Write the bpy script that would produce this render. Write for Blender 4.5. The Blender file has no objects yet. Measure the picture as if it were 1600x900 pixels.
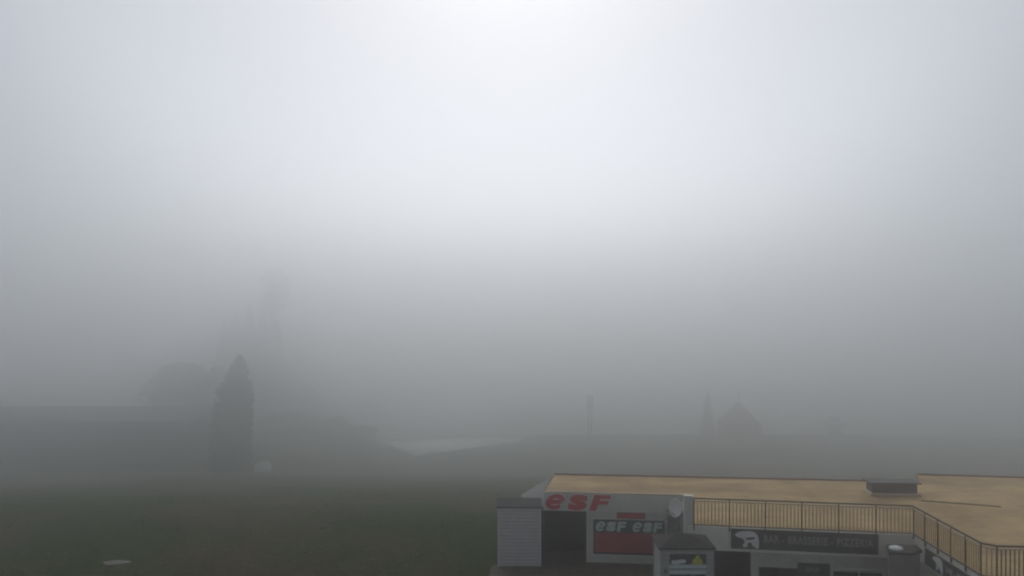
import bpy, bmesh, math, random
from mathutils import Vector, Matrix, noise
random.seed(11)
S = bpy.context.scene
COL = S.collection
R = math.radians

# ---------------------------------------------------------------- camera
CZ = 12.0
cam = bpy.data.cameras.new('camera'); co = bpy.data.objects.new('camera', cam); COL.objects.link(co)
co.location = (0, 0, CZ); co.rotation_euler = (R(90), 0, 0)
cam.sensor_width = 36; cam.lens = 36 * 850 / 1600; cam.clip_start = 0.1; cam.clip_end = 3000
cam.dof.use_dof = True; cam.dof.focus_distance = 3.0; cam.dof.aperture_fstop = 1.9     # a webcam focused a little short
S.camera = co

# ---------------------------------------------------------------- sky, sun, exposure
SUN_EL, SUN_AZ = R(47), R(0)          # sun behind the cloud, ahead of the camera
HOR = 1.0
W = bpy.data.worlds.new('World'); S.world = W; W.use_nodes = True
nt = W.node_tree; nt.nodes.clear()
sky = nt.nodes.new('ShaderNodeTexSky'); sky.sky_type = 'NISHITA'; sky.sun_disc = False
sky.sun_elevation = SUN_EL; sky.sun_rotation = SUN_AZ; sky.dust_density = 6; sky.air_density = 1.0; sky.altitude = 1800
hsv = nt.nodes.new('ShaderNodeHueSaturation'); hsv.inputs['Saturation'].default_value = 0.42
bg = nt.nodes.new('ShaderNodeBackground'); bg.inputs[1].default_value = 0.12
out = nt.nodes.new('ShaderNodeOutputWorld')
# thick cloud: brightest overhead, dull towards the horizon
tcw = nt.nodes.new('ShaderNodeTexCoord'); sxw = nt.nodes.new('ShaderNodeSeparateXYZ'); mrw = nt.nodes.new('ShaderNodeMapRange'); mxw = nt.nodes.new('ShaderNodeVectorMath'); mxw.operation = 'SCALE'
mrw.inputs['From Min'].default_value = 0.0; mrw.inputs['From Max'].default_value = 1.0; mrw.inputs['To Min'].default_value = HOR; mrw.inputs['To Max'].default_value = 1.2
nt.links.new(tcw.outputs['Generated'], sxw.inputs[0]); nt.links.new(sxw.outputs[2], mrw.inputs[0]); nt.links.new(mrw.outputs[0], mxw.inputs['Scale'])
nt.links.new(sky.outputs[0], hsv.inputs['Color']); nt.links.new(hsv.outputs[0], mxw.inputs[0]); nt.links.new(mxw.outputs[0], bg.inputs[0]); nt.links.new(bg.outputs[0], out.inputs[0])
sl = bpy.data.lights.new('sun', 'SUN'); sl.energy = 1.5; sl.angle = R(92); sl.color = (1, 0.985, 0.97)
so = bpy.data.objects.new('sun', sl); COL.objects.link(so)
d = Vector((math.sin(-SUN_AZ) * -math.cos(SUN_EL), math.cos(SUN_AZ) * math.cos(SUN_EL), math.sin(SUN_EL)))
so.rotation_euler = d.to_track_quat('Z', 'Y').to_euler(); so.location = (0, 0, 60)
S.view_settings.view_transform = 'Standard'; S.view_settings.look = 'None'
S.view_settings.exposure = -0.66; S.view_settings.gamma = 1.0
HAZE = dict(density=0.0134, g=0.895, top=38.0, color=(0.986, 0.993, 0.996, 1))
S.cycles.use_denoising = True
S.cycles.volume_bounces = 10; S.cycles.max_bounces = 14; S.cycles.diffuse_bounces = 3
S.cycles.use_adaptive_sampling = False

# ---------------------------------------------------------------- helpers
def mat(name, col, rough=0.8, col2=None, scale=6.0, bump=0.0, metal=0.0, detail=5.0, spec=0.3, stretch=(1, 1, 1), bands=None, contrast=(0.35, 0.65)):
    m = bpy.data.materials.new(name); m.use_nodes = True
    n = m.node_tree; b = n.nodes['Principled BSDF']
    b.inputs['Base Color'].default_value = (*col, 1); b.inputs['Roughness'].default_value = rough
    b.inputs['Metallic'].default_value = metal; b.inputs['Specular IOR Level'].default_value = spec
    tc = n.nodes.new('ShaderNodeTexCoord'); mp = n.nodes.new('ShaderNodeMapping'); mp.inputs['Scale'].default_value = stretch
    n.links.new(tc.outputs['Object'], mp.inputs[0])
    src = None
    if col2 is not None:
        t = n.nodes.new('ShaderNodeTexNoise'); t.inputs['Scale'].default_value = scale; t.inputs['Detail'].default_value = detail; t.inputs['Roughness'].default_value = 0.65
        r = n.nodes.new('ShaderNodeValToRGB'); r.color_ramp.elements[0].position = contrast[0]; r.color_ramp.elements[1].position = contrast[1]
        r.color_ramp.elements[0].color = (*col, 1); r.color_ramp.elements[1].color = (*col2, 1)
        n.links.new(mp.outputs[0], t.inputs['Vector']); n.links.new(t.outputs['Fac'], r.inputs[0])
        n.links.new(r.outputs[0], b.inputs['Base Color']); src = t.outputs['Fac']
        last = r.outputs[0]
    if bands:                                   # board joints: axis, spacing, darkness
        ax, sp, dk = bands
        sx = n.nodes.new('ShaderNodeSeparateXYZ'); n.links.new(tc.outputs['Object'], sx.inputs[0])
        a = n.nodes.new('ShaderNodeMath'); a.operation = 'DIVIDE'; a.inputs[1].default_value = sp; n.links.new(sx.outputs[ax], a.inputs[0])
        f = n.nodes.new('ShaderNodeMath'); f.operation = 'FRACT'; n.links.new(a.outputs[0], f.inputs[0])
        g = n.nodes.new('ShaderNodeMath'); g.operation = 'LESS_THAN'; g.inputs[1].default_value = 0.14; n.links.new(f.outputs[0], g.inputs[0])
        mx = n.nodes.new('ShaderNodeMix'); mx.data_type = 'RGBA'
        n.links.new(g.outputs[0], mx.inputs['Factor'])
        if col2 is not None: n.links.new(last, mx.inputs['A'])
        else: mx.inputs['A'].default_value = (*col, 1)
        mx.inputs['B'].default_value = (*[c * dk for c in col], 1)
        n.links.new(mx.outputs['Result'], b.inputs['Base Color'])
    if bump and src is not None:
        bp = n.nodes.new('ShaderNodeBump'); bp.inputs['Strength'].default_value = bump; bp.inputs['Distance'].default_value = 0.05
        n.links.new(src, bp.inputs['Height']); n.links.new(bp.outputs[0], b.inputs['Normal'])
    return m

class MB:
    """collects faces, then links them as one mesh"""
    def __init__(s): s.v = []; s.f = []
    def box(s, x0, x1, y0, y1, z0, z1, M=None):
        b = len(s.v)
        for z in (z0, z1):
            for x, y in ((x0, y0), (x1, y0), (x1, y1), (x0, y1)):
                p = Vector((x, y, z)); s.v.append(M @ p if M else p)
        for q in ((3, 2, 1, 0), (4, 5, 6, 7), (0, 1, 5, 4), (1, 2, 6, 5), (2, 3, 7, 6), (3, 0, 4, 7)):
            s.f.append([b + i for i in q])
        return s
    def prism(s, pts, z0, z1):
        """pts counter-clockwise seen from above"""
        b = len(s.v); n = len(pts)
        s.v += [Vector((p[0], p[1], z0)) for p in pts] + [Vector((p[0], p[1], z1)) for p in pts]
        s.f.append([b + i for i in reversed(range(n))]); s.f.append([b + n + i for i in range(n)])
        for i in range(n):
            j = (i + 1) % n; s.f.append([b + i, b + j, b + n + j, b + n + i])
        return s
    def hull(s, pts, faces):
        b = len(s.v); s.v += [Vector(p) for p in pts]; s.f += [[b + i for i in f] for f in faces]; return s
    def tube(s, p, q, r0, r1=None, n=10):
        r1 = r0 if r1 is None else r1
        p, q = Vector(p), Vector(q); a = (q - p).normalized(); u = a.orthogonal().normalized(); w = a.cross(u); b = len(s.v)
        for c, r in ((p, r0), (q, r1)):
            for i in range(n):
                t = 2 * math.pi * i / n; s.v.append(c + (u * math.cos(t) + w * math.sin(t)) * r)
        for i in range(n):
            j = (i + 1) % n; s.f.append([b + i, b + j, b + n + j, b + n + i])
        s.f.append([b + i for i in reversed(range(n))]); s.f.append([b + n + i for i in range(n)])
        return s
    def bar(s, p, q, w, h):
        """square bar from p to q, w across, h in height"""
        p, q = Vector(p), Vector(q); a = q - p; L = a.length; a.normalize()
        side = Vector((a.y, -a.x, 0))
        if side.length < 1e-4: side = Vector((1, 0, 0))
        side.normalize(); up = side.cross(a)
        b = len(s.v)
        for c in (p, q):
            for i, j in ((-1, -1), (1, -1), (1, 1), (-1, 1)): s.v.append(c + side * (i * w / 2) + up * (j * h / 2))
        for f in ((0, 1, 2, 3), (7, 6, 5, 4), (0, 4, 5, 1), (1, 5, 6, 2), (2, 6, 7, 3), (3, 7, 4, 0)): s.f.append([b + i for i in f])
        return s
    def lathe(s, prof, c=(0, 0, 0), n=24, flat=False):
        b = len(s.v); k = len(prof)
        for r, z in prof:
            for i in range(n):
                t = 2 * math.pi * (i + 0.5) / n; s.v.append(Vector((c[0] + r * math.cos(t), c[1] + r * math.sin(t), c[2] + z)))
        for a in range(k - 1):
            for i in range(n):
                j = (i + 1) % n; s.f.append([b + a * n + i, b + a * n + j, b + (a + 1) * n + j, b + (a + 1) * n + i])
        s.f.append([b + i for i in reversed(range(n))]); s.f.append([b + (k - 1) * n + i for i in range(n)])
        return s
    def build(s, name, m, parent=None, bevel=0.0, smooth=False):
        me = bpy.data.meshes.new(name); base = Vector((0, 0, 0))
        if parent is not None:
            p = parent
            while p is not None: base = base + p.location; p = p.parent
        me.from_pydata([v - base for v in s.v], [], s.f); me.materials.append(m)
        if smooth:
            for p in me.polygons: p.use_smooth = True
        o = bpy.data.objects.new(name, me); COL.objects.link(o)
        if parent is not None: o.parent = parent
        bm = bmesh.new(); bm.from_mesh(me); bmesh.ops.recalc_face_normals(bm, faces=bm.faces); bm.to_mesh(me); bm.free()
        if bevel:
            bv = o.modifiers.new('edge', 'BEVEL'); bv.width = bevel; bv.segments = 2; bv.limit_method = 'ANGLE'
        return o

def tag(o, label=None, cat=None, group=None, kind=None):
    if label: o['label'] = label
    if cat: o['category'] = cat
    if group: o['group'] = group
    if kind: o['kind'] = kind
    return o
def thing(name, loc, label, cat, group=None):
    o = bpy.data.objects.new(name, None); COL.objects.link(o); o.location = loc; o.empty_display_size = 0.3
    return tag(o, label, cat, group)

def text(name, body, m, parent, origin, xdir, size, depth=0.02, shear=0.0, offset=0.0, width=None, height=None, updir=(0, 0, 1), spacing=1.0):
    """lettering as a mesh, its baseline starting at origin and running along xdir"""
    cu = bpy.data.curves.new(name, 'FONT'); cu.body = body; cu.size = size; cu.extrude = depth; cu.shear = shear; cu.offset = offset; cu.space_character = spacing
    t = bpy.data.objects.new('tmp', cu); COL.objects.link(t)
    bpy.context.view_layer.update()
    me = bpy.data.meshes.new_from_object(t.evaluated_get(bpy.context.evaluated_depsgraph_get()))
    bpy.data.objects.remove(t); bpy.data.curves.remove(cu)
    xs = [v.co.x for v in me.vertices]; ys = [v.co.y for v in me.vertices]
    x0, x1, y0, y1 = min(xs), max(xs), min(ys), max(ys)
    kx = (width / (x1 - x0)) if width else 1; ky = (height / (y1 - y0)) if height else kx
    X = Vector(xdir).normalized(); U = Vector(updir); N = X.cross(U)
    base = Vector((0, 0, 0)); p = parent
    while p is not None: base = base + p.location; p = p.parent
    for v in me.vertices:
        v.co = Vector(origin) + X * ((v.co.x - x0) * kx) + U * ((v.co.y - y0) * ky) + N * v.co.z - base
    me.materials.clear(); me.materials.append(m); me.name = name
    o = bpy.data.objects.new(name, me); COL.objects.link(o)
    if parent is not None: o.parent = parent
    return o

def flat_shape(name, pts, m, parent, origin, xdir, sx, sy, depth=0.02):
    """an outline (0..1, 0..1) as a thin plate on a board"""
    X = Vector(xdir).normalized(); U = Vector((0, 0, 1)); N = X.cross(U)
    mb = MB(); n = len(pts)
    for dd in (-depth, depth):
        for p in pts: mb.v.append(Vector(origin) + X * p[0] * sx + U * p[1] * sy + N * dd)
    mb.f.append(list(range(n))); mb.f.append([n + i for i in reversed(range(n))])
    for i in range(n):
        j = (i + 1) % n; mb.f.append([i, j, n + j, n + i])
    return mb.build(name, m, parent)

def e_glyph(name, m, parent, origin, xdir, width, height, weight, lean=0.25, depth=0.014):
    """a round lower-case e drawn with one broad stroke"""
    X = Vector(xdir).normalized(); U = Vector((0, 0, 1)); N = X.cross(U)
    path = [(0.12, 0.50), (0.5, 0.50), (0.90, 0.50)]
    for k in range(0, 24):
        t = math.radians(8 + k * (318 - 8) / 23); path.append((0.5 + 0.5 * math.cos(t), 0.5 + 0.5 * math.sin(t)))
    base = Vector((0, 0, 0)); p = parent
    while p is not None: base = base + p.location; p = p.parent
    wx = width * (1 - weight * height / width) ; hz_ = height * (1 - weight)
    P = [Vector((weight * height / 2 + a * wx * 0.98, weight * height / 2 + b * hz_)) for a, b in path]
    mb = MB()
    def seg(idx):
        L = []
        for i in idx:
            a = P[max(i - 1, idx[0])]; b = P[min(i + 1, idx[-1])]; d = (b - a).normalized(); nrm = Vector((-d.y, d.x)) * weight * height / 2
            L.append((P[i] + nrm, P[i] - nrm))
        b0 = len(mb.v)
        for dd in (-depth, depth):
            for q in L:
                for c in q:
                    mb.v.append(Vector(origin) + X * (c.x + lean * (c.y - height / 2)) + U * c.y + N * dd)
        n_ = len(L); o2 = 2 * n_
        for i in range(n_ - 1):
            a = b0 + 2 * i
            mb.f.append([a, a + 1, a + 3, a + 2]); mb.f.append([a + o2 + 2, a + o2 + 3, a + o2 + 1, a + o2])
            mb.f.append([a, a + 2, a + 2 + o2, a + o2]); mb.f.append([a + 1, a + 1 + o2, a + 3 + o2, a + 3])
    seg([0, 1, 2]); origin = Vector(origin) + N * 0.0015; seg(list(range(3, len(P))))
    return mb.build(name, m, parent)

# ---------------------------------------------------------------- materials
M = {}
def ground_mat():
    m = bpy.data.materials.new('grass_ground'); m.use_nodes = True; n = m.node_tree; b = n.nodes['Principled BSDF']
    b.inputs['Roughness'].default_value = 0.95; b.inputs['Specular IOR Level'].default_value = 0.1
    tc = n.nodes.new('ShaderNodeTexCoord')
    def noi(sc, det, lo, hi, c0, c1):
        t = n.nodes.new('ShaderNodeTexNoise'); t.inputs['Scale'].default_value = sc; t.inputs['Detail'].default_value = det; t.inputs['Roughness'].default_value = 0.7
        r = n.nodes.new('ShaderNodeValToRGB'); r.color_ramp.elements[0].position = lo; r.color_ramp.elements[1].position = hi
        r.color_ramp.elements[0].color = c0; r.color_ramp.elements[1].color = c1
        n.links.new(tc.outputs['Object'], t.inputs['Vector']); n.links.new(t.outputs['Fac'], r.inputs[0]); return t, r
    t1, r1 = noi(1.6, 9, 0.3, 0.7, (0.014, 0.026, 0.004, 1), (0.042, 0.066, 0.012, 1))
    t2, r2 = noi(2.3, 8, 0.3, 0.7, (0.046, 0.036, 0.020, 1), (0.088, 0.070, 0.040, 1))
    t3, r3 = noi(0.11, 8, 0.47, 0.57, (0, 0, 0, 1), (1, 1, 1, 1))
    mx = n.nodes.new('ShaderNodeMix'); mx.data_type = 'RGBA'
    n.links.new(r3.outputs[0], mx.inputs['Factor']); n.links.new(r1.outputs[0], mx.inputs['A']); n.links.new(r2.outputs[0], mx.inputs['B'])
    n.links.new(mx.outputs['Result'], b.inputs['Base Color'])
    bp = n.nodes.new('ShaderNodeBump'); bp.inputs['Strength'].default_value = 0.9; bp.inputs['Distance'].default_value = 0.25
    n.links.new(t1.outputs['Fac'], bp.inputs['Height']); n.links.new(bp.outputs[0], b.inputs['Normal'])
    return m
M['ground'] = ground_mat()
M['paving'] = mat('brown_paving', (0.075, 0.062, 0.045), 0.7, (0.12, 0.10, 0.075), 3, 0.3)
M['paving2'] = mat('pale_stone', (0.12, 0.11, 0.10), 0.8, (0.22, 0.20, 0.18), 3, 0.3)
M['grass'] = mat('grass_blade', (0.12, 0.13, 0.055), 0.9, (0.22, 0.20, 0.10), 0.6)
M['render'] = mat('pale_render', (0.50, 0.50, 0.45), 0.9, (0.62, 0.61, 0.55), 1.3, 0.1)
M['fascia'] = mat('weathered_white_board', (0.72, 0.71, 0.63), 0.7, (0.82, 0.81, 0.74), 0.9, 0.05, stretch=(1, 1, 0.4))
M['fascia2'] = mat('grey_metal_fascia', (0.56, 0.55, 0.50), 0.55, (0.68, 0.67, 0.62), 0.8, 0.05)
M['joint'] = mat('brown_roof_joint', (0.16, 0.11, 0.07), 0.8)
M['vergem'] = mat('dull_grey_sheet', (0.20, 0.20, 0.19), 0.7, (0.27, 0.27, 0.26), 0.8)
M['deck'] = mat('ochre_terrace_deck', (0.38, 0.265, 0.125), 0.85, (0.55, 0.40, 0.19), 0.5, 0.1, bands=None, contrast=(0.3, 0.6))
M['deckedge'] = mat('dark_red_edge_trim', (0.16, 0.06, 0.045), 0.6)
M['steel'] = mat('dark_brown_metal', (0.085, 0.055, 0.032), 0.5, (0.13, 0.085, 0.05), 5)
M['lightsteel'] = mat('pale_wood_rail', (0.50, 0.42, 0.30), 0.6, (0.6, 0.5, 0.36), 3)
def stain(m):
    n = m.node_tree; b = n.nodes['Principled BSDF']; src = b.inputs['Base Color'].links[0].from_socket
    tc = n.nodes.new('ShaderNodeTexCoord'); mp = n.nodes.new('ShaderNodeMapping'); mp.inputs['Scale'].default_value = (0.25, 0.9, 1)
    t = n.nodes.new('ShaderNodeTexNoise'); t.inputs['Scale'].default_value = 1.1; t.inputs['Detail'].default_value = 9; t.inputs['Roughness'].default_value = 0.7
    r = n.nodes.new('ShaderNodeValToRGB'); r.color_ramp.elements[0].position = 0.38; r.color_ramp.elements[1].position = 0.58
    r.color_ramp.elements[0].color = (0.62, 0.58, 0.60, 1); r.color_ramp.elements[1].color = (1, 1, 1, 1)
    bk = n.nodes.new('ShaderNodeTexBrick'); bk.inputs['Color1'].default_value = (1, 1, 1, 1); bk.inputs['Color2'].default_value = (0.9, 0.9, 0.92, 1); bk.inputs['Mortar'].default_value = (0.62, 0.58, 0.55, 1)
    bk.inputs['Scale'].default_value = 1.0; bk.inputs['Mortar Size'].default_value = 0.012; bk.inputs['Brick Width'].default_value = 3.0; bk.inputs['Row Height'].default_value = 1.0; bk.offset = 0.4
    n.links.new(tc.outputs['Object'], mp.inputs[0]); n.links.new(mp.outputs[0], t.inputs['Vector']); n.links.new(t.outputs['Fac'], r.inputs[0]); n.links.new(tc.outputs['Object'], bk.inputs['Vector'])
    for s_ in (r.outputs[0], bk.outputs[0]):
        x = n.nodes.new('ShaderNodeMix'); x.data_type = 'RGBA'; x.blend_type = 'MULTIPLY'; x.inputs['Factor'].default_value = 1
        n.links.new(src, x.inputs['A']); n.links.new(s_, x.inputs['B']); src = x.outputs['Result']
    n.links.new(src, b.inputs['Base Color'])
stain(M['deck'])
M['bars'] = mat('ochre_brown_slat', (0.50, 0.36, 0.18), 0.7, (0.62, 0.45, 0.24), 4)
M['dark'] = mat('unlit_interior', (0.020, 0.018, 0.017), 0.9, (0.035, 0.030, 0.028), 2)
M['glass'] = mat('dark_window_glass', (0.015, 0.018, 0.020), 0.12, spec=0.5)
M['pvc'] = mat('white_window_frame', (0.62, 0.63, 0.63), 0.5)
M['siding'] = mat('pale_grey_siding', (0.50, 0.485, 0.48), 0.75, (0.60, 0.58, 0.57), 2.5, 0.1, bands=('Z', 0.15, 0.62))
M['siding2'] = mat('warm_grey_siding', (0.36, 0.37, 0.36), 0.75, (0.46, 0.47, 0.46), 2.5, 0.1, bands=('Z', 0.15, 0.62))
M['felt'] = mat('dark_roofing_felt', (0.035, 0.034, 0.034), 0.9, (0.06, 0.058, 0.055), 4, 0.2)
M['red'] = mat('red_lettering', (0.62, 0.035, 0.05), 0.5, (0.52, 0.03, 0.045), 1.5)
M['redpanel'] = mat('dark_red_panel', (0.34, 0.055, 0.065), 0.55, (0.42, 0.07, 0.08), 1.2)
M['white'] = mat('white_paint', (0.78, 0.79, 0.78), 0.6, (0.68, 0.69, 0.68), 2)
M['greenwhite'] = mat('pale_green_lettering', (0.56, 0.66, 0.61), 0.6)
M['board'] = mat('charcoal_signboard', (0.050, 0.055, 0.058), 0.6, (0.075, 0.078, 0.08), 2)
M['letter'] = mat('grey_lettering', (0.26, 0.26, 0.25), 0.6, (0.36, 0.36, 0.35), 6)
M['yellow'] = mat('yellow_paint', (0.52, 0.50, 0.06), 0.6, (0.62, 0.60, 0.12), 4)
M['blank'] = mat('pale_panel', (0.60, 0.68, 0.66), 0.6)
M['stone'] = mat('mottled_stone_wall', (0.14, 0.14, 0.135), 0.9, (0.30, 0.30, 0.29), 3.2, 0.5)
M['hut'] = mat('brown_grey_cladding', (0.21, 0.175, 0.175), 0.8, (0.27, 0.23, 0.23), 1.5, 0.1)
M['cowl'] = mat('dark_rooflight_metal', (0.06, 0.055, 0.06), 0.6, (0.09, 0.08, 0.085), 2)
M['shedwall'] = mat('dark_timber_wall', (0.040, 0.043, 0.048), 0.85, (0.065, 0.068, 0.073), 1.0, 0.2, bands=('X', 0.4, 0.6))
M['bark'] = mat('dark_bark', (0.05, 0.04, 0.03), 0.95, (0.09, 0.07, 0.05), 6, 0.4)
M['needles'] = mat('dark_evergreen_needles', (0.016, 0.026, 0.014), 0.9, (0.040, 0.052, 0.026), 1.2)
M['rustneedles'] = mat('rusty_brown_foliage', (0.20, 0.12, 0.09), 0.9, (0.28, 0.17, 0.13), 1.2)
M['leaves'] = mat('dark_leaves', (0.020, 0.028, 0.016), 0.9, (0.045, 0.055, 0.028), 0.8)
M['redwall'] = mat('red_brown_wall', (0.42, 0.13, 0.09), 0.8, (0.52, 0.18, 0.12), 1)
M['slate'] = mat('dull_red_brown_roof', (0.12, 0.07, 0.06), 0.8, (0.17, 0.10, 0.085), 1.5)
M['tarp'] = mat('pale_tarpaulin', (0.60, 0.66, 0.62), 0.6, (0.72, 0.76, 0.72), 2, 0.3)
M['signgrey'] = mat('dark_grey_panel', (0.06, 0.06, 0.065), 0.6)

# ---------------------------------------------------------------- ground
def lerp_table(t, x):
    if x <= t[0][0]: return t[0][1]
    for (a, va), (b, vb) in zip(t, t[1:]):
        if x <= b: 
            k = (x - a) / (b - a); k = k * k * (3 - 2 * k); return va + (vb - va) * k
    return t[-1][1]
# height of the brow where the meadow drops into the valley, by bearing (x/y)
F = 850.0
YT, YC = 110.0, 180.0                    # the level the tall tree stands at, and the brow
BROW = [((x - 800) / F, CZ - (p - 450) / F * YC) for x, p in [(-400, 650), (260, 655), (480, 657), (560, 666), (600, 690), (645, 691), (720, 688), (800, 686), (870, 684), (1060, 683), (1400, 684), (1800, 690)]]
ZT = CZ - (740 - 450) / F * YT
def gz(x, y):
    zc = lerp_table(BROW, x / max(y, 17.0))
    if y <= 27: z = 0.0
    elif y <= 32: z = -0.03 * (y - 27) ** 2
    elif y <= YT: z = -0.75 + (ZT + 0.75) * (y - 32) / (YT - 32)
    elif y <= YC:
        k = (y - YT) / (YC - YT); z = ZT * (1 - k) + zc * k
    else: z = zc - 0.42 * (y - YC) * min(1, (y - YC) / 20)
    z = max(z, -80)
    hill = 42 * math.exp(-(((x + 118) / 34) ** 2 + ((y - 262) / 28) ** 2) ** 1.3)
    z += hill
    if y > 32:
        a = min(1, (y - 32) / 25)
        z += a * 0.55 * noise.noise(Vector((x * 0.04, y * 0.04, 0.3))) + a * 0.2 * noise.noise(Vector((x * 0.25, y * 0.25, 1.3)))
    return z
def PX(px, y): return (px - 800) / F * y            # bearing read off the photograph, metres
def PZ(py, y): return CZ - (py - 450) / F * y
xs = [-900, -600, -400, -300, -230] + [-190 + 2 * i for i in range(191)] + [230, 300, 400, 600, 900]
ys = [-80, -20, 0, 12, 17] + [20 + 1.5 * i for i in range(134)] + [222 + 8 * i for i in range(60)] + [750, 950]
mb = MB()
for y in ys:
    for x in xs: mb.v.append(Vector((x, y, gz(x, y))))
nx = len(xs)
for j in range(len(ys) - 1):
    for i in range(nx - 1): mb.f.append([j * nx + i, j * nx + i + 1, (j + 1) * nx + i + 1, (j + 1) * nx + i])
g = mb.build('ground', M['ground'], smooth=True); tag(g, kind='structure')
def ppx(x, y): return 800 + F * x / y
def ppy(x, y): return 450 + F * (CZ - gz(x, y)) / y
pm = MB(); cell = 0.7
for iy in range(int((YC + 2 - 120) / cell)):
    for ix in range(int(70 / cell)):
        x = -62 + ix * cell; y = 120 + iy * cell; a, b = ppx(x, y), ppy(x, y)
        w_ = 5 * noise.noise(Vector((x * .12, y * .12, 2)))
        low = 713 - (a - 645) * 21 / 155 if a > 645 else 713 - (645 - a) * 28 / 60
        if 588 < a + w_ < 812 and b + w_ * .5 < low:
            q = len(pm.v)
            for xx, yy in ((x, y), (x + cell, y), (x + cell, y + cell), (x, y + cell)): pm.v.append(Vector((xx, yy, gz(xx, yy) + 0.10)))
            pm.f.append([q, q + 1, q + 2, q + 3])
M['pale'] = mat('painted_valley_fog', (0.44, 0.44, 0.43), 0.95, (0.66, 0.66, 0.65), 0.15)  # pale colour paints the bright valley fog onto a sheet over the slope
pg_ = pm.build('painted_fog_patch', M['pale']); tag(pg_, kind='structure')
pv = MB().prism([(-1.6, 20), (14.5, 20), (14.5, 31.5), (7.5, 37.6), (1.0, 37.2), (-0.9, 35.2)], -0.05, 0.04).build('paving', M['paving']); tag(pv, kind='structure')

# ---------------------------------------------------------------- haze
hz = MB().box(-940, 940, -120, 990, -84, HAZE['top'])
hm = bpy.data.materials.new('haze'); hm.use_nodes = True; n = hm.node_tree
for x in list(n.nodes):
    if x.type == 'BSDF_PRINCIPLED': n.nodes.remove(x)
pvn = n.nodes.new('ShaderNodeVolumePrincipled'); pvn.inputs['Density'].default_value = HAZE['density']; pvn.inputs['Anisotropy'].default_value = HAZE['g']
pvn.inputs['Color'].default_value = HAZE['color']
n.links.new(pvn.outputs[0], n.nodes['Material Output'].inputs['Volume'])
h = hz.build('haze', hm); tag(h, kind='stuff'); h['label'] = 'thick grey fog filling the valley and meadow'; h['category'] = 'fog'

# ---------------------------------------------------------------- the long flat-roofed building
ZR = 3.05
bld = thing('restaurant_building', (10, 33, 0), 'low flat roofed building with ochre roof terrace and pale walls', 'building')
P0, P1 = Vector((6.86, 30.9, 0)), Vector((14.6, 29.8, 0))
P2, P3, P4 = Vector((14.6, 25.45, 0)), Vector((14.88, 25.2, 0)), Vector((22.0, 24.75, 0))
fx = (P1 - P0).normalized()                       # along the bar front
fin = Vector((-fx.y, fx.x, 0))                    # into the building
def FM(o, d):
    d = Vector(d).normalized(); i = Vector((-d.y, d.x, 0))
    return Matrix(((d.x, i.x, 0, o[0]), (d.y, i.y, 0, o[1]), (0, 0, 1, 0), (0, 0, 0, 1)))
LB = (P1 - P0).length
MBar = FM(P0, fx)
E0, E1 = Vector((1.38, 35.8, 0)), Vector((7.62, 35.2, 0))
ex = (E1 - E0).normalized(); LE = (E1 - E0).length; ME = FM(E0, ex)
# walls
w = MB()
# bar front wall, recessed under the fascia, with openings
rw = 0.55
w.box(0.0, 0.72, rw, rw + 0.25, 0, 2.30, MBar)
w.box(2.16, 2.45, rw, rw + 0.25, 0, 2.30, MBar)
w.box(2.45, LB, rw, rw + 0.25, 1.42, 2.30, MBar)
w.box(2.45, LB, rw, rw + 0.25, 0, 0.35, MBar)
w.box(4.95, 5.12, rw, rw + 0.25, 0.35, 1.42, MBar)
w.box(7.0, LB, rw, rw + 0.25, 0.35, 1.42, MBar)
w.box(0.72, 2.16, rw, rw + 0.25, 2.18, 2.30, MBar)
w.build('wall', M['render'], bld)
# esf wall
w = MB()
w.box(1.86, 2.10, 0.12, 0.34, 0, 2.30, ME)
w.box(2.10, LE, 0.12, 0.34, 1.98, 2.30, ME)
w.box(2.10, LE, 0.12, 0.34, 0, 0.34, ME)
w.box(5.3, LE, 0.12, 0.34, 0.34, 1.98, ME)
ew = w.build('wall', M['render'], bld)
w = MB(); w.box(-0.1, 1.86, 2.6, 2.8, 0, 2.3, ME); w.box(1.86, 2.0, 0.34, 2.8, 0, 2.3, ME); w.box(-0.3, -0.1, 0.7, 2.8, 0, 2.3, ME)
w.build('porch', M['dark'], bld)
# cross wall between the two fronts, stone
w = MB(); w.prism([(6.88, 31.5), (7.2, 31.5), (7.85, 35.1), (7.0, 35.1)], 0, 2.9); w.build('wall', M['stone'], bld)
w = MB(); w.box(5.32, 6.1, -0.25, -0.02, 0, 2.24, ME); w.build('wall', M['stone'], bld)
# side wall to the courtyard and the near wing's front
w = MB(); w.prism([(14.66, 25.5), (14.9, 25.3), (14.9, 29.7), (14.66, 29.8)], 0, 2.2); w.prism([(14.9, 25.3), (22, 24.85), (22, 25.1), (14.9, 25.55)], 0, 2.2)
w.build('wall', M['render'], bld)
w = MB(); w.prism([(2.2, 38.9), (25.6, 37.9), (25.6, 38.15), (2.2, 39.15)], -0.1, 2.8); w.prism([(25.4, 25.0), (25.65, 25.0), (25.65, 37.9), (25.4, 37.9)], -0.1, 2.8)
w.build('wall', M['render'], bld)
# rooms behind the openings
w = MB(); w.box(0.7, LB, 2.4, 2.5, 0, 2.2, MBar); w.box(0.60, 0.72, 0.8, 2.4, 0, 2.2, MBar); w.build('back_room', M['dark'], bld)
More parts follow.
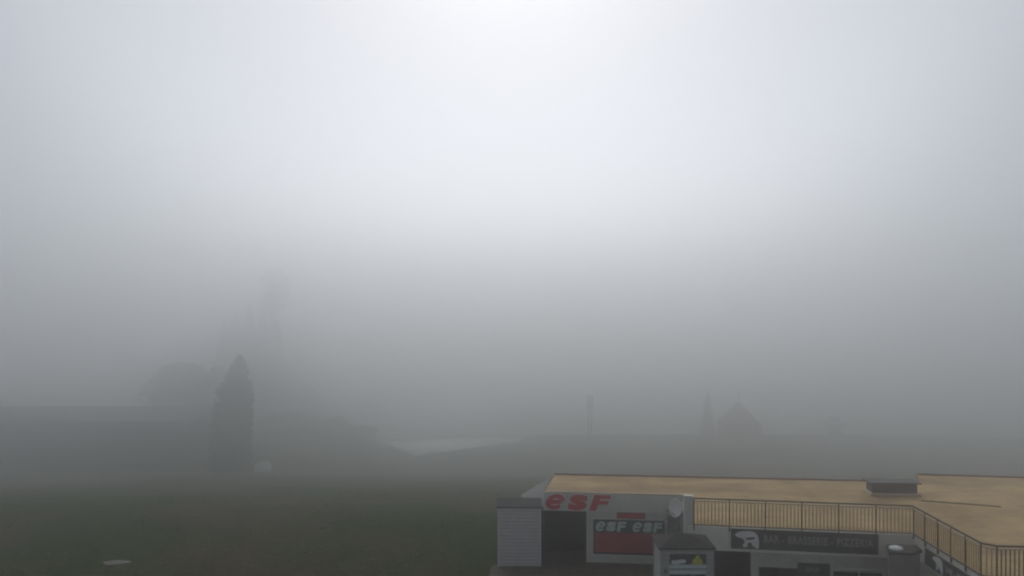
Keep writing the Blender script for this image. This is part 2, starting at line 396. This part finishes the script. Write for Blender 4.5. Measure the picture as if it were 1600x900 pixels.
# fascias
f = MB().box(-0.22, LB + 0.0, 0, 0.16, 2.20, ZR - 0.02, MBar).box(-0.22, LB, -0.03, 0.6, 2.14, 2.20, MBar).build('fascia', M['fascia'], bld, 0.01)
f = MB().prism([(14.60, 25.42), (14.76, 25.5), (14.76, 29.79), (14.60, 29.79)], 2.20, ZR - 0.02).prism([(14.62, 25.40), (14.9, 25.14), (22, 24.68), (22, 24.86), (14.95, 25.3), (14.76, 25.48)], 2.2, ZR - 0.02).build('fascia', M['fascia'], bld, 0.01)
f = MB().box(0, LE, 0, 0.12, 2.28, ZR, ME).build('fascia', M['fascia2'], bld, 0.01)
# sloped left verge of the roof
f = MB().hull([(1.37, 35.82, 2.27), (0.40, 38.35, 2.30), (2.0, 39.15, ZR + .02), (1.40, 35.95, ZR + .02), (1.5, 36.2, 2.27), (0.9, 38.5, 2.27), (2.2, 39.15, 2.3)],
              [(0, 3, 2, 1), (0, 1, 5, 4), (1, 2, 6, 5), (0, 4, 3), (4, 5, 6), (4, 6, 2, 3)]).build('verge', M['vergem'], bld)
# roof deck
deck = MB().prism([(P0.x - 0.15, P0.y + 0.16), (P1.x + 0.14, P1.y + 0.16), (P2.x + 0.14, P2.y + 0.1), (P3.x + 0.12, P3.y + 0.14), (26, 24.9), (26, 38.35), (19.4, 39.25), (18.7, 37.75), (2.05, 39.3), (1.42, 35.93), (7.66, 35.33)], 2.85, ZR).build('roof', M['deck'], bld)
bt = MB()
for a, b in (((2.05, 39.32), (18.7, 37.77)), ((18.7, 37.77), (19.4, 39.27)), ((19.4, 39.27), (26, 38.37))):
    bt.bar((a[0], a[1], ZR + 0.015), (b[0], b[1], ZR + 0.015), 0.10, 0.07)
bt.build('roof_edge', M['deckedge'], bld)
MB().bar((17.2, 34.45, ZR + 0.015), (20.0, 33.5, ZR + 0.015), 0.12, 0.03).build('roof_joint', M['joint'], bld)
MB().bar((E0.x + .1, E0.y + .03, ZR + .04), (E1.x, E1.y + .03, ZR + .04), 0.10, 0.06).build('roof_edge', M['lightsteel'], bld)
# pier at the end of the railing
MB().box(-0.36, -0.02, 0.02, 0.30, 2.45, 4.14, MBar).build('pier', M['fascia2'], bld, 0.01)
# railing
def railing(a, b, nposts, foot=True, step=0.13, skip_first=False, mname='bars'):
    a, b = Vector(a), Vector(b); dd = (b - a); L = dd.length; dd.normalize()
    r = MB().bar(a + Vector((0, 0, 1.03)), b + Vector((0, 0, 1.03)), 0.06, 0.05).build('railing', M['steel'], bld)
    MB().bar(a + Vector((0, 0, 0.93)), b + Vector((0, 0, 0.93)), 0.035, 0.045).build('rail', M['lightsteel'], r)
    MB().bar(a + Vector((0, 0, 0.03)), b + Vector((0, 0, 0.03)), 0.04, 0.045).build('rail', M['steel'], r)
    m2 = MB(); k = int(L / step)
    for i in range(1, k): 
        p = a + dd * (L * i / k); m2.bar(p + Vector((0, 0, 0.05)), p + Vector((0, 0, 0.91)), 0.034, 0.016)
    m2.build('slats', M[mname], r)
    for i in range(nposts):
        if skip_first and i == 0: continue
        p = a + dd * (L * i / (nposts - 1))
        MB().bar(p + Vector((0, 0, -0.16 if foot else 0)), p + Vector((0, 0, 1.0)), 0.04, 0.04).build('post', M['steel'], r)
    return r
up = Vector((0, 0, ZR))
off = -fin * 0.035
railing(P0 + up + off, P1 + up + off + fx * -0.0, 7)
railing(P1 + up + Vector((-0.035, -0.05, 0)), P2 + up + Vector((-0.035, 0, 0)), 6, skip_first=True)
railing(P2 + up + Vector((-0.035, -0.03, 0)), P3 + up + Vector((0, -0.06, 0)), 2, skip_first=True)
railing(P3 + up + Vector((0, -0.06, 0)), P4 + up + Vector((0, -0.06, 0)), 9, skip_first=True, mname='steel')
# bar windows
def window(x0, x1, z0, z1, nm, MM, dy, mull=()):
    fr = MB(); t = 0.06
    fr.box(x0, x1, dy, dy + 0.08, z0, z0 + t, MM).box(x0, x1, dy, dy + 0.08, z1 - t, z1, MM).box(x0, x0 + t, dy, dy + 0.08, z0 + t, z1 - t, MM).box(x1 - t, x1, dy, dy + 0.08, z0 + t, z1 - t, MM)
    for q in mull: fr.box(q - t / 2, q + t / 2, dy, dy + 0.08, z0 + t, z1 - t, MM)
    o = fr.build('window', M[nm], bld)
    MB().box(x0 + t, x1 - t, dy + 0.035, dy + 0.05, z0 + t, z1 - t, MM).build('pane', M['glass'], o)
    return o
window(2.45, 4.95, 0.35, 1.42, 'steel', MBar, rw + 0.06, (3.25, 4.1))
window(5.12, 7.0, 0.35, 1.42, 'pvc', MBar, rw + 0.06, (6.1,))
# inside curtains / bottles kept as pale shapes behind the glass
dr = MB().box(0.74, 2.14, rw + 0.12, rw + 0.18, 0.02, 2.16, MBar).build('door', M['dark'], bld)
MB().box(1.98, 2.02, rw + 0.06, rw + 0.12, 0.9, 1.3, MBar).build('handle', M['steel'], dr)
# esf window with its display
ewin = window(2.10, 5.3, 0.34, 1.98, 'fascia2', ME, 0.13, ())
MB().box(2.2, 5.2, 0.10, 0.14, 0.50, 1.36, ME).build('panel', M['redpanel'], ewin)
MB().box(2.2, 5.2, 0.11, 0.14, 1.37, 1.88, ME).build('panel', M['board'], ewin)
pt = lambda MM, x, y, z: MM @ Vector((x, y, z))
for w0, w1 in ((2.27, 3.62), (3.86, 5.16)):
    q3 = (w1 - w0) / 3
    for ii, ch in enumerate('esF'):
        if ch == 'e':
            e_glyph('lettering', M['greenwhite'], ewin, pt(ME, w0, 0.085, 1.42), ex, q3 * 0.94, 0.43, 0.24, depth=0.010); continue
        text('lettering', ch, M['greenwhite'], ewin, pt(ME, w0 + ii * q3, 0.085, 1.42), ex, 0.6, 0.012, 0.12, 0.03, width=q3 * 0.94, height=0.43)

# ---------------------------------------------------------------- signs on the building
sg = thing('wall_sign', pt(ME, 1.6, -0.05, 2.3), 'large red slanted esf lettering on the pale roof fascia', 'sign')
for ch, a, b in (('e', 0.08, 0.99), ('s', 1.00, 1.97), ('F', 1.93, 2.98)):
    if ch == 'e':
        e_glyph('backing', M['white'], sg, pt(ME, a, -0.022, 2.30), ex, b - a, 0.76, 0.33)
        e_glyph('lettering', M['red'], sg, pt(ME, a + 0.02, -0.05, 2.335), ex, b - a - 0.06, 0.69, 0.27)
        continue
    text('backing', ch, M['white'], sg, pt(ME, a, -0.022, 2.30), ex, 0.8, 0.012, 0.14 if ch != 'F' else 0.2, 0.055, width=b - a, height=0.76)
    text('lettering', ch, M['red'], sg, pt(ME, a + .045, -0.05, 2.335), ex, 0.8, 0.016, 0.14 if ch != 'F' else 0.2, 0.04, width=b - a - .09, height=0.69)
sg = thing('banner', pt(ME, 3.9, -0.02, 2.0), 'small dark red banner above the window with pale esf letters', 'banner')
MB().box(3.18, 4.40, 0.04, 0.08, 2.0, 2.30, ME).build('cloth', M['redpanel'], sg)
text('lettering', 'esF', M['red'], sg, pt(ME, 3.5, 0.03, 2.06), ex, 0.3, 0.008, 0.1, 0.02, width=0.6, height=0.19)

BEAR = [(0.0, 0.74), (0.10, 0.88), (0.30, 0.97), (0.60, 1.0), (0.85, 0.93), (0.97, 0.72), (1.0, 0.45), (0.99, 0.02), (0.84, 0.0), (0.82, 0.13), (0.72, 0.13), (0.71, 0.26), (0.62, 0.36), (0.53, 0.28), (0.54, 0.12), (0.47, 0.05),
        (0.34, 0.06), (0.34, 0.22), (0.42, 0.30), (0.40, 0.45), (0.30, 0.58), (0.12, 0.62)]
def board_sign(name, origin, xd, L, H, label, textw, thick=0.05):
    X = Vector(xd).normalized(); MM = FM(origin, X)
    s = thing(name, origin, label, 'sign')
    z = origin[2]
    MB().box(0, L, -thick, 0, z, z + H, MM).build('board', M['board'], s, 0.008)
    return s, MM, z
o = pt(MBar, 1.36, -0.06, 2.27)
s, MM, z = board_sign('shop_sign', o, fx, 5.22, 0.74, 'long charcoal shop sign with white bear and faint lettering', 0)
flat_shape('emblem', BEAR, M['white'], s, pt(MM, 0.12, -0.06, z + 0.04), fx, 0.88, 0.64, 0.008)
flat_shape('emblem', [(0, 0.3), (0.35, 0.75), (1, 1.0), (0.95, 0.35), (0.4, 0)], M['board'], s, pt(MM, 0.48, -0.072, z + 0.35), fx, 0.36, 0.12, 0.006)
text('lettering', 'BAR - BRASSERIE - PIZZERIA', M['letter'], s, pt(MM, 1.18, -0.06, z + 0.26), fx, 0.3, 0.008, 0, 0.006, width=3.86, height=0.29, spacing=1.1)
# courtyard side sign
dY = Vector((0, -1, 0))
o = Vector((14.58, 28.85, 2.29))
s, MM, z = board_sign('shop_sign', o, dY, 3.4, 0.56, 'black sign with white emblem on the courtyard side wall below the railing', 0)
flat_shape('emblem', BEAR, M['white'], s, pt(MM, 0.55, -0.06, z + 0.04), dY, 0.7, 0.48, 0.008)
text('lettering', 'BAR - BRASSERIE', M['letter'], s, pt(MM, 1.4, -0.06, z + 0.18), dY, 0.3, 0.008, 0, 0.004, width=1.9, height=0.22)
MB().box(-0.06, 3.46, -0.03, 0, z - 0.06, z - 0.01, MM).build('frame', M['white'], s)
MB().box(-0.09, -0.01, -0.03, 0, z - 0.01, z + 0.60, MM).build('frame', M['white'], s)
# small dark sign over the bar window
s = thing('menu_board', pt(MBar, 4.35, -0.05, 1.5), 'small dark board hanging over the bar window', 'sign')
MB().box(3.86, 5.02, rw - 0.10, rw - 0.03, 1.16, 1.66, MBar).build('board', M['board'], s, 0.01)
text('lettering', 'BAR', M['letter'], s, pt(MBar, 4.15, rw - 0.115, 1.36), fx, 0.3, 0.006, 0, 0.0, width=0.5, height=0.16)
# light tube over the right window
s = thing('awning_rail', pt(MBar, 6, 0, 1.5), 'thin pale awning rail above the right bar window', 'awning')
MB().tube(pt(MBar, 5.35, rw - 0.1, 1.52), pt(MBar, 6.95, rw - 0.1, 1.52), 0.035).build('tube', M['white'], s)
for q in (5.5, 6.8): MB().box(q - .02, q + .02, rw - 0.1, rw, 1.5, 1.54, MBar).build('bracket', M['steel'], s)

# satellite dish
s = thing('satellite_dish', (6.95, 34.4, 2.2), 'white oval satellite dish beside the grey pier', 'dish')
dc = Vector((6.72, 33.6, 2.98)); dn = Vector((-0.86, -0.62, 0.18)).normalized()
mb = MB(); u = dn.orthogonal().normalized()
u = Vector((0, 0, 1)) - dn * dn.z; u.normalize(); v = dn.cross(u)
rings = 6; nn = 28
for side in (0, 1):
    for k in range(rings + 1):
        rr = k / rings
        for i in range(nn):
            t = 2 * math.pi * i / nn
            mb.v.append(dc + u * (0.39 * rr * math.cos(t)) + v * (0.35 * rr * math.sin(t)) + dn * (0.10 * (rr * rr) - 0.05 - side * 0.012))
B = (rings + 1) * nn
for side in (0, 1):
    for k in range(rings):
        for i in range(nn):
            j = (i + 1) % nn; q = [side * B + k * nn + i, side * B + k * nn + j, side * B + (k + 1) * nn + j, side * B + (k + 1) * nn + i]
            mb.f.append(q if side == 0 else q[::-1])
for i in range(nn):
    j = (i + 1) % nn; mb.f.append([rings * nn + i, rings * nn + j, B + rings * nn + j, B + rings * nn + i])
mb.build('dish', M['white'], s, smooth=True)
MB().tube(dc - u * 0.3, dc + dn * 0.42 - u * 0.1, 0.012).tube(dc + dn * 0.40 - u * 0.1, dc + dn * 0.50 - u * 0.1, 0.035).build('feed_arm', M['steel'], s)
MB().tube(dc - dn * 0.06, dc - dn * 0.18, 0.05).tube(dc - dn * 0.15 + Vector((0, 0, 0.15)), (dc.x + 0.13, dc.y + 0.15, 2.0), 0.03).tube((dc.x + 0.13, dc.y + 0.15, 2.03), (7.3, dc.y + 0.15, 2.03), 0.025).build('mast', M['steel'], s)

# roof light box on the terrace
s = thing('rooflight', (16.6, 35.6, ZR), 'dark box shaped roof light on the ochre roof', 'roof light')
MB().prism([(15.55, 35.35), (17.45, 35.25), (17.5, 36.0), (15.6, 36.1)], ZR + 0.10, ZR + 0.50).build('body', M['cowl'], s, 0.02)
MB().prism([(15.45, 35.27), (17.55, 35.17), (17.6, 36.08), (15.5, 36.18)], ZR, ZR + 0.10).build('curb', M['lightsteel'], s, 0.02)
MB().prism([(15.40, 35.30), (17.62, 35.18), (17.66, 36.08), (15.46, 36.2)], ZR + 0.50, ZR + 0.56).build('lid', M['cowl'], s, 0.02)

# ---------------------------------------------------------------- sheds
def shed(name, x0, x1, y0, y1, h, wallm, label, peak):
    s = thing(name, ((x0 + x1) / 2, (y0 + y1) / 2, 0), label, 'shed')
    MB().box(x0, x1, y0, y1, 0.05, h).build('wall', M[wallm], s, 0.01)
    for x in (x0, x1):
        for y in (y0, y1): MB().box(x - 0.035, x + 0.035, y - 0.035, y + 0.035, 0.04, h).build('corner_trim', M['pvc' if wallm == 'siding' else 'siding2'], s)
    ov = 0.09
    r = MB(); a, b, cc, d2 = (x0 - ov, y0 - ov), (x1 + ov, y0 - ov), (x1 + ov, y1 + ov), (x0 - ov, y1 + ov)
    if peak == 'mono':
        zz = [h, h, h + 0.05, h + 0.05]; th = 0.07
        pts = [(*p, q + 0.004) for p, q in zip((a, b, cc, d2), zz)] + [(*p, q + th) for p, q in zip((a, b, cc, d2), zz)]
        r.hull(pts, [(3, 2, 1, 0), (4, 5, 6, 7), (0, 1, 5, 4), (1, 2, 6, 5), (2, 3, 7, 6), (3, 0, 4, 7)])
        MB().hull([(x0, y0, h), (x1, y0, h), (x1, y1, h), (x0, y1, h), (x1, y1, h + .045), (x0, y1, h + .045)], [(0, 1, 2, 3), (0, 5, 4, 1), (2, 4, 5, 3), (1, 4, 2), (0, 3, 5)]).build('gable', M[wallm], s)
    else:
        mx, my = (x0 + x1) / 2 - 0.05, (y0 + y1) / 2; th = 0.06
        r.hull([(*a, h), (*b, h), (*cc, h), (*d2, h), (*a, h + th), (*b, h + th), (*cc, h + th), (*d2, h + th), (mx - 0.15, my, h + 0.36), (mx + 0.2, my, h + 0.36)],
               [(3, 2, 1, 0), (0, 1, 5, 4), (1, 2, 6, 5), (2, 3, 7, 6), (3, 0, 4, 7), (4, 5, 9, 8), (5, 6, 9), (6, 7, 8, 9), (7, 4, 8)])
    r.build('roof', M['felt'], s)
    return s
shed('shed', -0.58, 1.22, 35.2, 36.35, 2.55, 'siding', 'pale grey boarded shed with dark roof at the left end of the building', 'mono')
ks = shed('kiosk', 5.26, 7.09, 28.9, 30.3, 2.78, 'siding2', 'grey boarded kiosk with dark hipped roof and yellow and white poster', 'hip')
MB().box(5.56, 6.84, 28.83, 28.89, 2.27, 2.62).build('poster', M['board'], ks)
flat_shape('emblem', [(0, 0.1), (0.05, 0.55), (0.3, 0.5), (0.6, 0.62), (1, 0.6), (0.98, 0.2), (0.7, 0.12), (0.5, 0.0), (0.2, 0.0)], M['white'], ks, (5.60, 28.82, 2.28), (1, 0, 0), 0.52, 0.27, 0.006)
flat_shape('emblem', [(0, 0), (1, 0), (0.95, 0.5), (0.75, 0.62), (0.66, 1.0), (0.4, 1.0), (0.3, 0.68), (0.08, 0.5)], M['yellow'], ks, (6.33, 28.82, 2.28), (1, 0, 0), 0.38, 0.31, 0.006)
for zz in (2.14, 1.93): MB().box(5.54, 6.84, 28.82, 28.89, zz, zz + 0.12).build('panel', M['blank'], ks)
MB().box(5.56, 6.82, 28.85, 28.893, 1.2, 1.9).build('panel', M['board'], ks)
MB().box(5.38, 5.44, 28.82, 28.89, 1.98, 2.08).build('handle', M['steel'], ks)
MB().tube((6.18, 28.84, 2.56), (6.18, 28.89, 2.56), 0.02).build('bolt', M['white'], ks)
# brown grey hut in the corner of the courtyard
s = thing('hut', (13.4, 28.2, 0), 'brown grey hut with dark flat top in the courtyard corner', 'hut')
MB().prism([(12.84, 27.9), (13.55, 27.82), (14.0, 28.1), (14.1, 28.6), (13.12, 28.62)], 0.0, 2.92).build('wall', M['hut'], s, 0.02)
MB().prism([(12.80, 27.85), (13.57, 27.77), (14.06, 28.06), (14.16, 28.66), (13.09, 28.68)], 2.924, 3.02).build('roof', M['felt'], s, 0.01)
MB().lathe([(0.24, 0), (0.22, 0.05), (0.12, 0.09), (0.02, 0.10)], (13.22, 28.2, 3.02), 16).build('cap', M['white'], s, smooth=True)

# everything built so far was measured with a longer lens; set the depths for this one
for o in list(COL.objects):
    if o.type in ('CAMERA', 'LIGHT') or o.name in ('ground', 'haze', 'painted_fog_patch'): continue
    o.location.y *= F / 1280
    if o.type == 'MESH':
        for v in o.data.vertices: v.co.y *= F / 1280
        o.data.update()

# ---------------------------------------------------------------- long dark building across the meadow
lw = thing('long_barn', (-100, 122, gz(-100, 122)), 'long dark single storey building with flat roof across the meadow', 'building')
gb = -33
MB().box(-170, PX(298, 118), 118, 132, gb, PZ(657, 118) - 0.5).build('wall', M['shedwall'], lw)
MB().box(-170.6, PX(302, 118), 117.4, 132.6, PZ(657, 118) - 0.496, PZ(657, 118)).build('roof', M['felt'], lw, 0.03)
# ---------------------------------------------------------------- trees
def leaf_cloud(mb, c, rad, nl, size, rng, flat=0.8):
    for _ in range(nl):
        while True:
            p = Vector((rng.uniform(-1, 1), rng.uniform(-1, 1), rng.uniform(-1, 1)))
            if p.length < 1: break
        p = Vector((p.x * rad, p.y * rad, p.z * rad * flat)) + c
        a = Vector((rng.gauss(0, 1), rng.gauss(0, 1), rng.gauss(0, 0.6))).normalized() * size * rng.uniform(.6, 1.4); b = a.orthogonal().normalized() * size * rng.uniform(.3, .6)
        q = len(mb.v); mb.v += [p - a, p + b, p + a, p - b]; mb.f.append([q, q + 1, q + 2, q + 3])
def conifer(x, y, h, rmax, label, lean=0.0, prof=None, nl=7000, size=0.16, seed=1, group=None, tip=False, base=None, name='conifer_tree'):
    rng = random.Random(seed); z0 = gz(x, y) if base is None else base
    t = thing(name, (x, y, z0), label, 'tree', group)
    top = Vector((x + lean, y, z0 + h * 0.97))
    tr = MB().tube((x, y, z0 - 0.3), (x + lean * .6, y, z0 + h * 0.6), rmax * 0.10, rmax * 0.05, 8).tube((x + lean * .6, y, z0 + h * 0.6), top, rmax * 0.05, 0.02, 8)
    limbs = []
    for i in range(int(h * 6)):
        k = rng.uniform(0.06, 0.93); a = rng.uniform(0, 6.283)
        c = Vector((x + lean * k, y, z0 + h * k)); r = (prof(k, a) if prof else rmax * (1 - k) ** 0.75)
        tipp = c + Vector((math.cos(a) * r * .9, math.sin(a) * r * .9, -0.12 * r)); tr.tube(c, tipp, 0.05 * (1 - k) + 0.012, 0.008, 5); limbs.append((c, tipp, k))
    tr.build('trunk', M['bark'], t)
    mb = MB(); m2 = MB()
    for _ in range(nl):
        k = rng.random() ** 1.15 * 0.98 + 0.02; a = rng.uniform(0, 6.283)
        r = (prof(k, a) if prof else rmax * (1 - k) ** 0.75) * (1 + 0.42 * noise.noise(Vector((math.cos(a) * 2.2, math.sin(a) * 2.2, k * h * 0.7 + seed))))
        rr = r * rng.random() ** 0.6
        c = Vector((x + lean * k + math.cos(a) * rr, y + math.sin(a) * rr, z0 + h * k - 0.10 * rr))
        d1 = Vector((math.cos(a + rng.gauss(0, .5)), math.sin(a + rng.gauss(0, .5)), rng.gauss(-0.15, .35))).normalized() * size * rng.uniform(.7, 1.6)
        d2 = d1.orthogonal().normalized() * size * rng.uniform(.25, .5)
        dst = m2 if (tip and k > 0.82 + rng.gauss(0, 0.07)) else mb
        q = len(dst.v); dst.v += [c - d1, c + d2, c + d1, c - d2]; dst.f.append([q, q + 1, q + 2, q + 3])
    mb.build('crown', M['needles'], t)
    if tip:
        c2 = m2.build('crown', M['rustneedles'], t); c2['label'] = 'reddish brown tip of the crown'
    return t
def broadleaf(x, y, h, w, label, seed=1, nl=260, size=0.26, clumps=30, group=None, trunk_h=0.3, name='broadleaf_tree', base=None):
    rng = random.Random(seed); z0 = gz(x, y) if base is None else base
    t = thing(name, (x, y, z0), label, 'bush' if name == 'bush' else 'tree', group)
    tr = MB().tube((x, y, z0 - .3), (x, y, z0 + h * trunk_h), h * .03, h * .022, 8)
    mb = MB()
    for i in range(clumps):
        a = rng.uniform(0, 6.283); k = rng.uniform(trunk_h * 0.7, 0.9); rr = w / 2 * math.sin(math.pi * min(1, (k - trunk_h * .4) / (1.05 - trunk_h * .4)) ** 0.9) * rng.uniform(.2, .85)
        c = Vector((x + math.cos(a) * rr, y + math.sin(a) * rr, z0 + h * k))
        tr.tube((x, y, z0 + h * trunk_h * 0.95), c, h * 0.012, 0.01, 5)
        leaf_cloud(mb, c, w * rng.uniform(.12, .2), nl, size, rng)
    tr.build('trunk', M['bark'], t); mb.build('crown', M['leaves'], t)
    return t
# the tall narrow evergreen: straight right flank, sloping left flank
def prof(k, a):
    right = 2.6 * (1 - k ** 5) ** 0.8 * (0.9 + .1 * k)
    left = 4.9 * (1 - k ** 3.2) ** 0.85
    s_ = 0.5 - 0.5 * math.cos(a) # 0 to the right, 1 to the left
    return right * (1 - s_) + left * s_ if k < 0.97 else 12 * (1.005 - k)
conifer(PX(368, YT), YT, 23.6, 5.2, 'tall narrow dark tree with reddish tip and upright right side', 0.9, prof, 18000, 0.38, 3, tip=True)
broadleaf(PX(285, 175), 175, PZ(568, 175) - gz(PX(285, 175), 175), 23, 'wide dim tree behind the end of the long building', 4, 260, 0.62, 60, trunk_h=0.2)
broadleaf(PX(345, 172), 172, PZ(570, 172) - gz(PX(345, 172), 172), 18, 'dim rounded tree just left of the tall narrow tree', 6, 260, 0.62, 44, trunk_h=0.2)
for i, (px, y, top, w_) in enumerate([(350, 240, 500, 5), (369, 246, 488, 5.5), (390, 240, 474, 6), (411, 248, 486, 5.5), (434, 241, 500, 5)]):
    x = PX(px, y); z = gz(x, y)
    conifer(x, y, PZ(top, y) - z, w_, 'very faint conifer, ' + ['first from the left of', 'second from the left of', 'tallest and middle one of', 'fourth from the left of', 'rightmost of'][i] + ' the row on the far knoll', 0, None, 5000, 0.5, 30 + i, group='faint conifers on the far knoll')
x = PX(426, 246)
broadleaf(x, 246, PZ(408, 246) - gz(x, 246) + 1, 15, 'faintest tall pine with a small high crown above the far knoll', 40, 140, 0.5, 26, trunk_h=0.78, name='pine_tree')
conifer(PX(1106, 172), 172, PZ(612, 172) - gz(PX(1106, 172), 172), 2.7, 'thin faint tree immediately left of the pointed pavilion', 0, None, 4000, 0.22, 10)
broadleaf(PX(1305, 174), 174, 8, 7, 'low faint bush on the brow of the meadow', 12, 160, 0.26, 34, name='bush', trunk_h=0.15)
for i, (px, top, bw) in enumerate([(428, 651, 9), (472, 650, 12), (520, 657, 9), (572, 674, 5)]):
    y = 172; x = PX(px, y); bw *= 1.5
    broadleaf(x, y, max(1.2, PZ(top, y) - gz(x, y)), bw, ['small low shrub nearest the tall narrow tree on the brow', 'largest rounded shrub on the left brow', 'wide shrub in the middle of the left brow', 'smallest shrub where the left brow falls away'][i], 20 + i, 160, 0.24, 30, name='bush', group='shrubs on the left brow of the meadow', trunk_h=0.12)

# ---------------------------------------------------------------- pavilion, signpost, covered heap
py_ = 158; px_ = PX(1155, py_); pz = gz(px_, py_); Q = PZ(628, py_) - pz; q_ = PZ(662, py_) - pz
s = thing('pavilion', (px_, py_, pz), 'faint red brown round pavilion with pointed roof and mast', 'pavilion')
MB().lathe([(6.0, -0.6), (6.0, q_ + .1)], (px_, py_, pz), 8).build('wall', M['redwall'], s)
MB().lathe([(6.2, q_), (6.1, q_ + .2), (4.3, q_ + (Q - q_) * .3), (2.6, q_ + (Q - q_) * .6), (1.1, q_ + (Q - q_) * .88), (0.2, Q)], (px_, py_, pz), 8).build('roof', M['slate'], s)
MB().tube((px_, py_, pz + Q - .1), (px_, py_, pz + Q + 4.2), 0.13, 0.07).lathe([(0.03, Q + 2.2), (0.26, Q + 2.4), (0.26, Q + 2.6), (0.03, Q + 2.8)], (px_, py_, pz), 10).build('mast', M['steel'], s)
sy_ = 166; sx_ = PX(922, sy_); sz = gz(sx_, sy_); t_ = PZ(617, sy_) - sz
s = thing('signpost', (sx_, sy_, sz), 'faint tall narrow sign panel on a post on the brow', 'sign')
MB().box(sx_ - 1.05, sx_ + 1.05, sy_ - .1, sy_ + .1, sz + t_ - 4.6, sz + t_ - .2).build('panel', M['signgrey'], s, 0.03)
for k_ in (-.45, .4): MB().tube((sx_ + k_, sy_ + .22, sz - .2), (sx_ + k_, sy_ + .22, sz + t_ - (0 if k_ < 0 else .4)), 0.26).build('post', M['signgrey'], s)
def heap(x, y, w_, d_, h_, label, seed):
    rng = random.Random(seed); z0 = gz(x, y); mb = MB(); n1, n2 = 20, 9
    for j in range(n2 + 1):
        k = j / n2
        for i in range(n1):
            t = 2 * math.pi * i / n1; r = math.cos(k * math.pi / 2) ** 0.55
            q = 1 + 0.16 * noise.noise(Vector((math.cos(t) * 2, math.sin(t) * 2, k * 2 + seed)))
            mb.v.append(Vector((x + math.cos(t) * w_ / 2 * r * q, y + math.sin(t) * d_ / 2 * r * q, z0 - 0.05 + h_ * math.sin(k * math.pi / 2) * q)))
    for j in range(n2):
        for i in range(n1):
            a = (i + 1) % n1; mb.f.append([j * n1 + i, j * n1 + a, (j + 1) * n1 + a, (j + 1) * n1 + i])
    o = mb.build('covered_heap', M['tarp'], smooth=True); tag(o, label, 'heap'); return o
heap(PX(410, 111), 111, 3.2, 2.6, 2.0, 'pale covered heap at the right foot of the tall narrow tree', 2)
heap(-17.3, 23.8, 1.5, 0.5, 0.07, 'low pale flat stone lying in the near grass', 5)
st = bpy.data.objects['covered_heap.001']; st.name = 'flat_stone'; st['category'] = 'stone'; st.data.materials[0] = M['paving2']

# ---------------------------------------------------------------- rough grass on the near meadow
rng = random.Random(5); mb = MB()
for _ in range(26000):
    y = 19 + 36 * rng.random() ** 1.3; x = rng.uniform(-1.05, 0.4) * y
    if -1.8 < x and y < 27 : continue
    if noise.noise(Vector((x * .25, y * .25, 7))) < -0.05: continue
    z = gz(x, y) - 0.01
    hgt = rng.uniform(.03, .09); a = rng.uniform(0, 3.14); wd = rng.uniform(.02, .06)
    q = len(mb.v); c, s_ = math.cos(a) * wd, math.sin(a) * wd
    mb.v += [Vector((x - c, y - s_, z)), Vector((x + c, y + s_, z)), Vector((x + rng.gauss(0, .04), y + rng.gauss(0, .04), z + hgt))]; mb.f.append([q, q + 1, q + 2])
gr = MB.build(mb, 'grass', M['grass']); tag(gr, 'rough dark green grass over the near meadow', 'grass', kind='stuff')
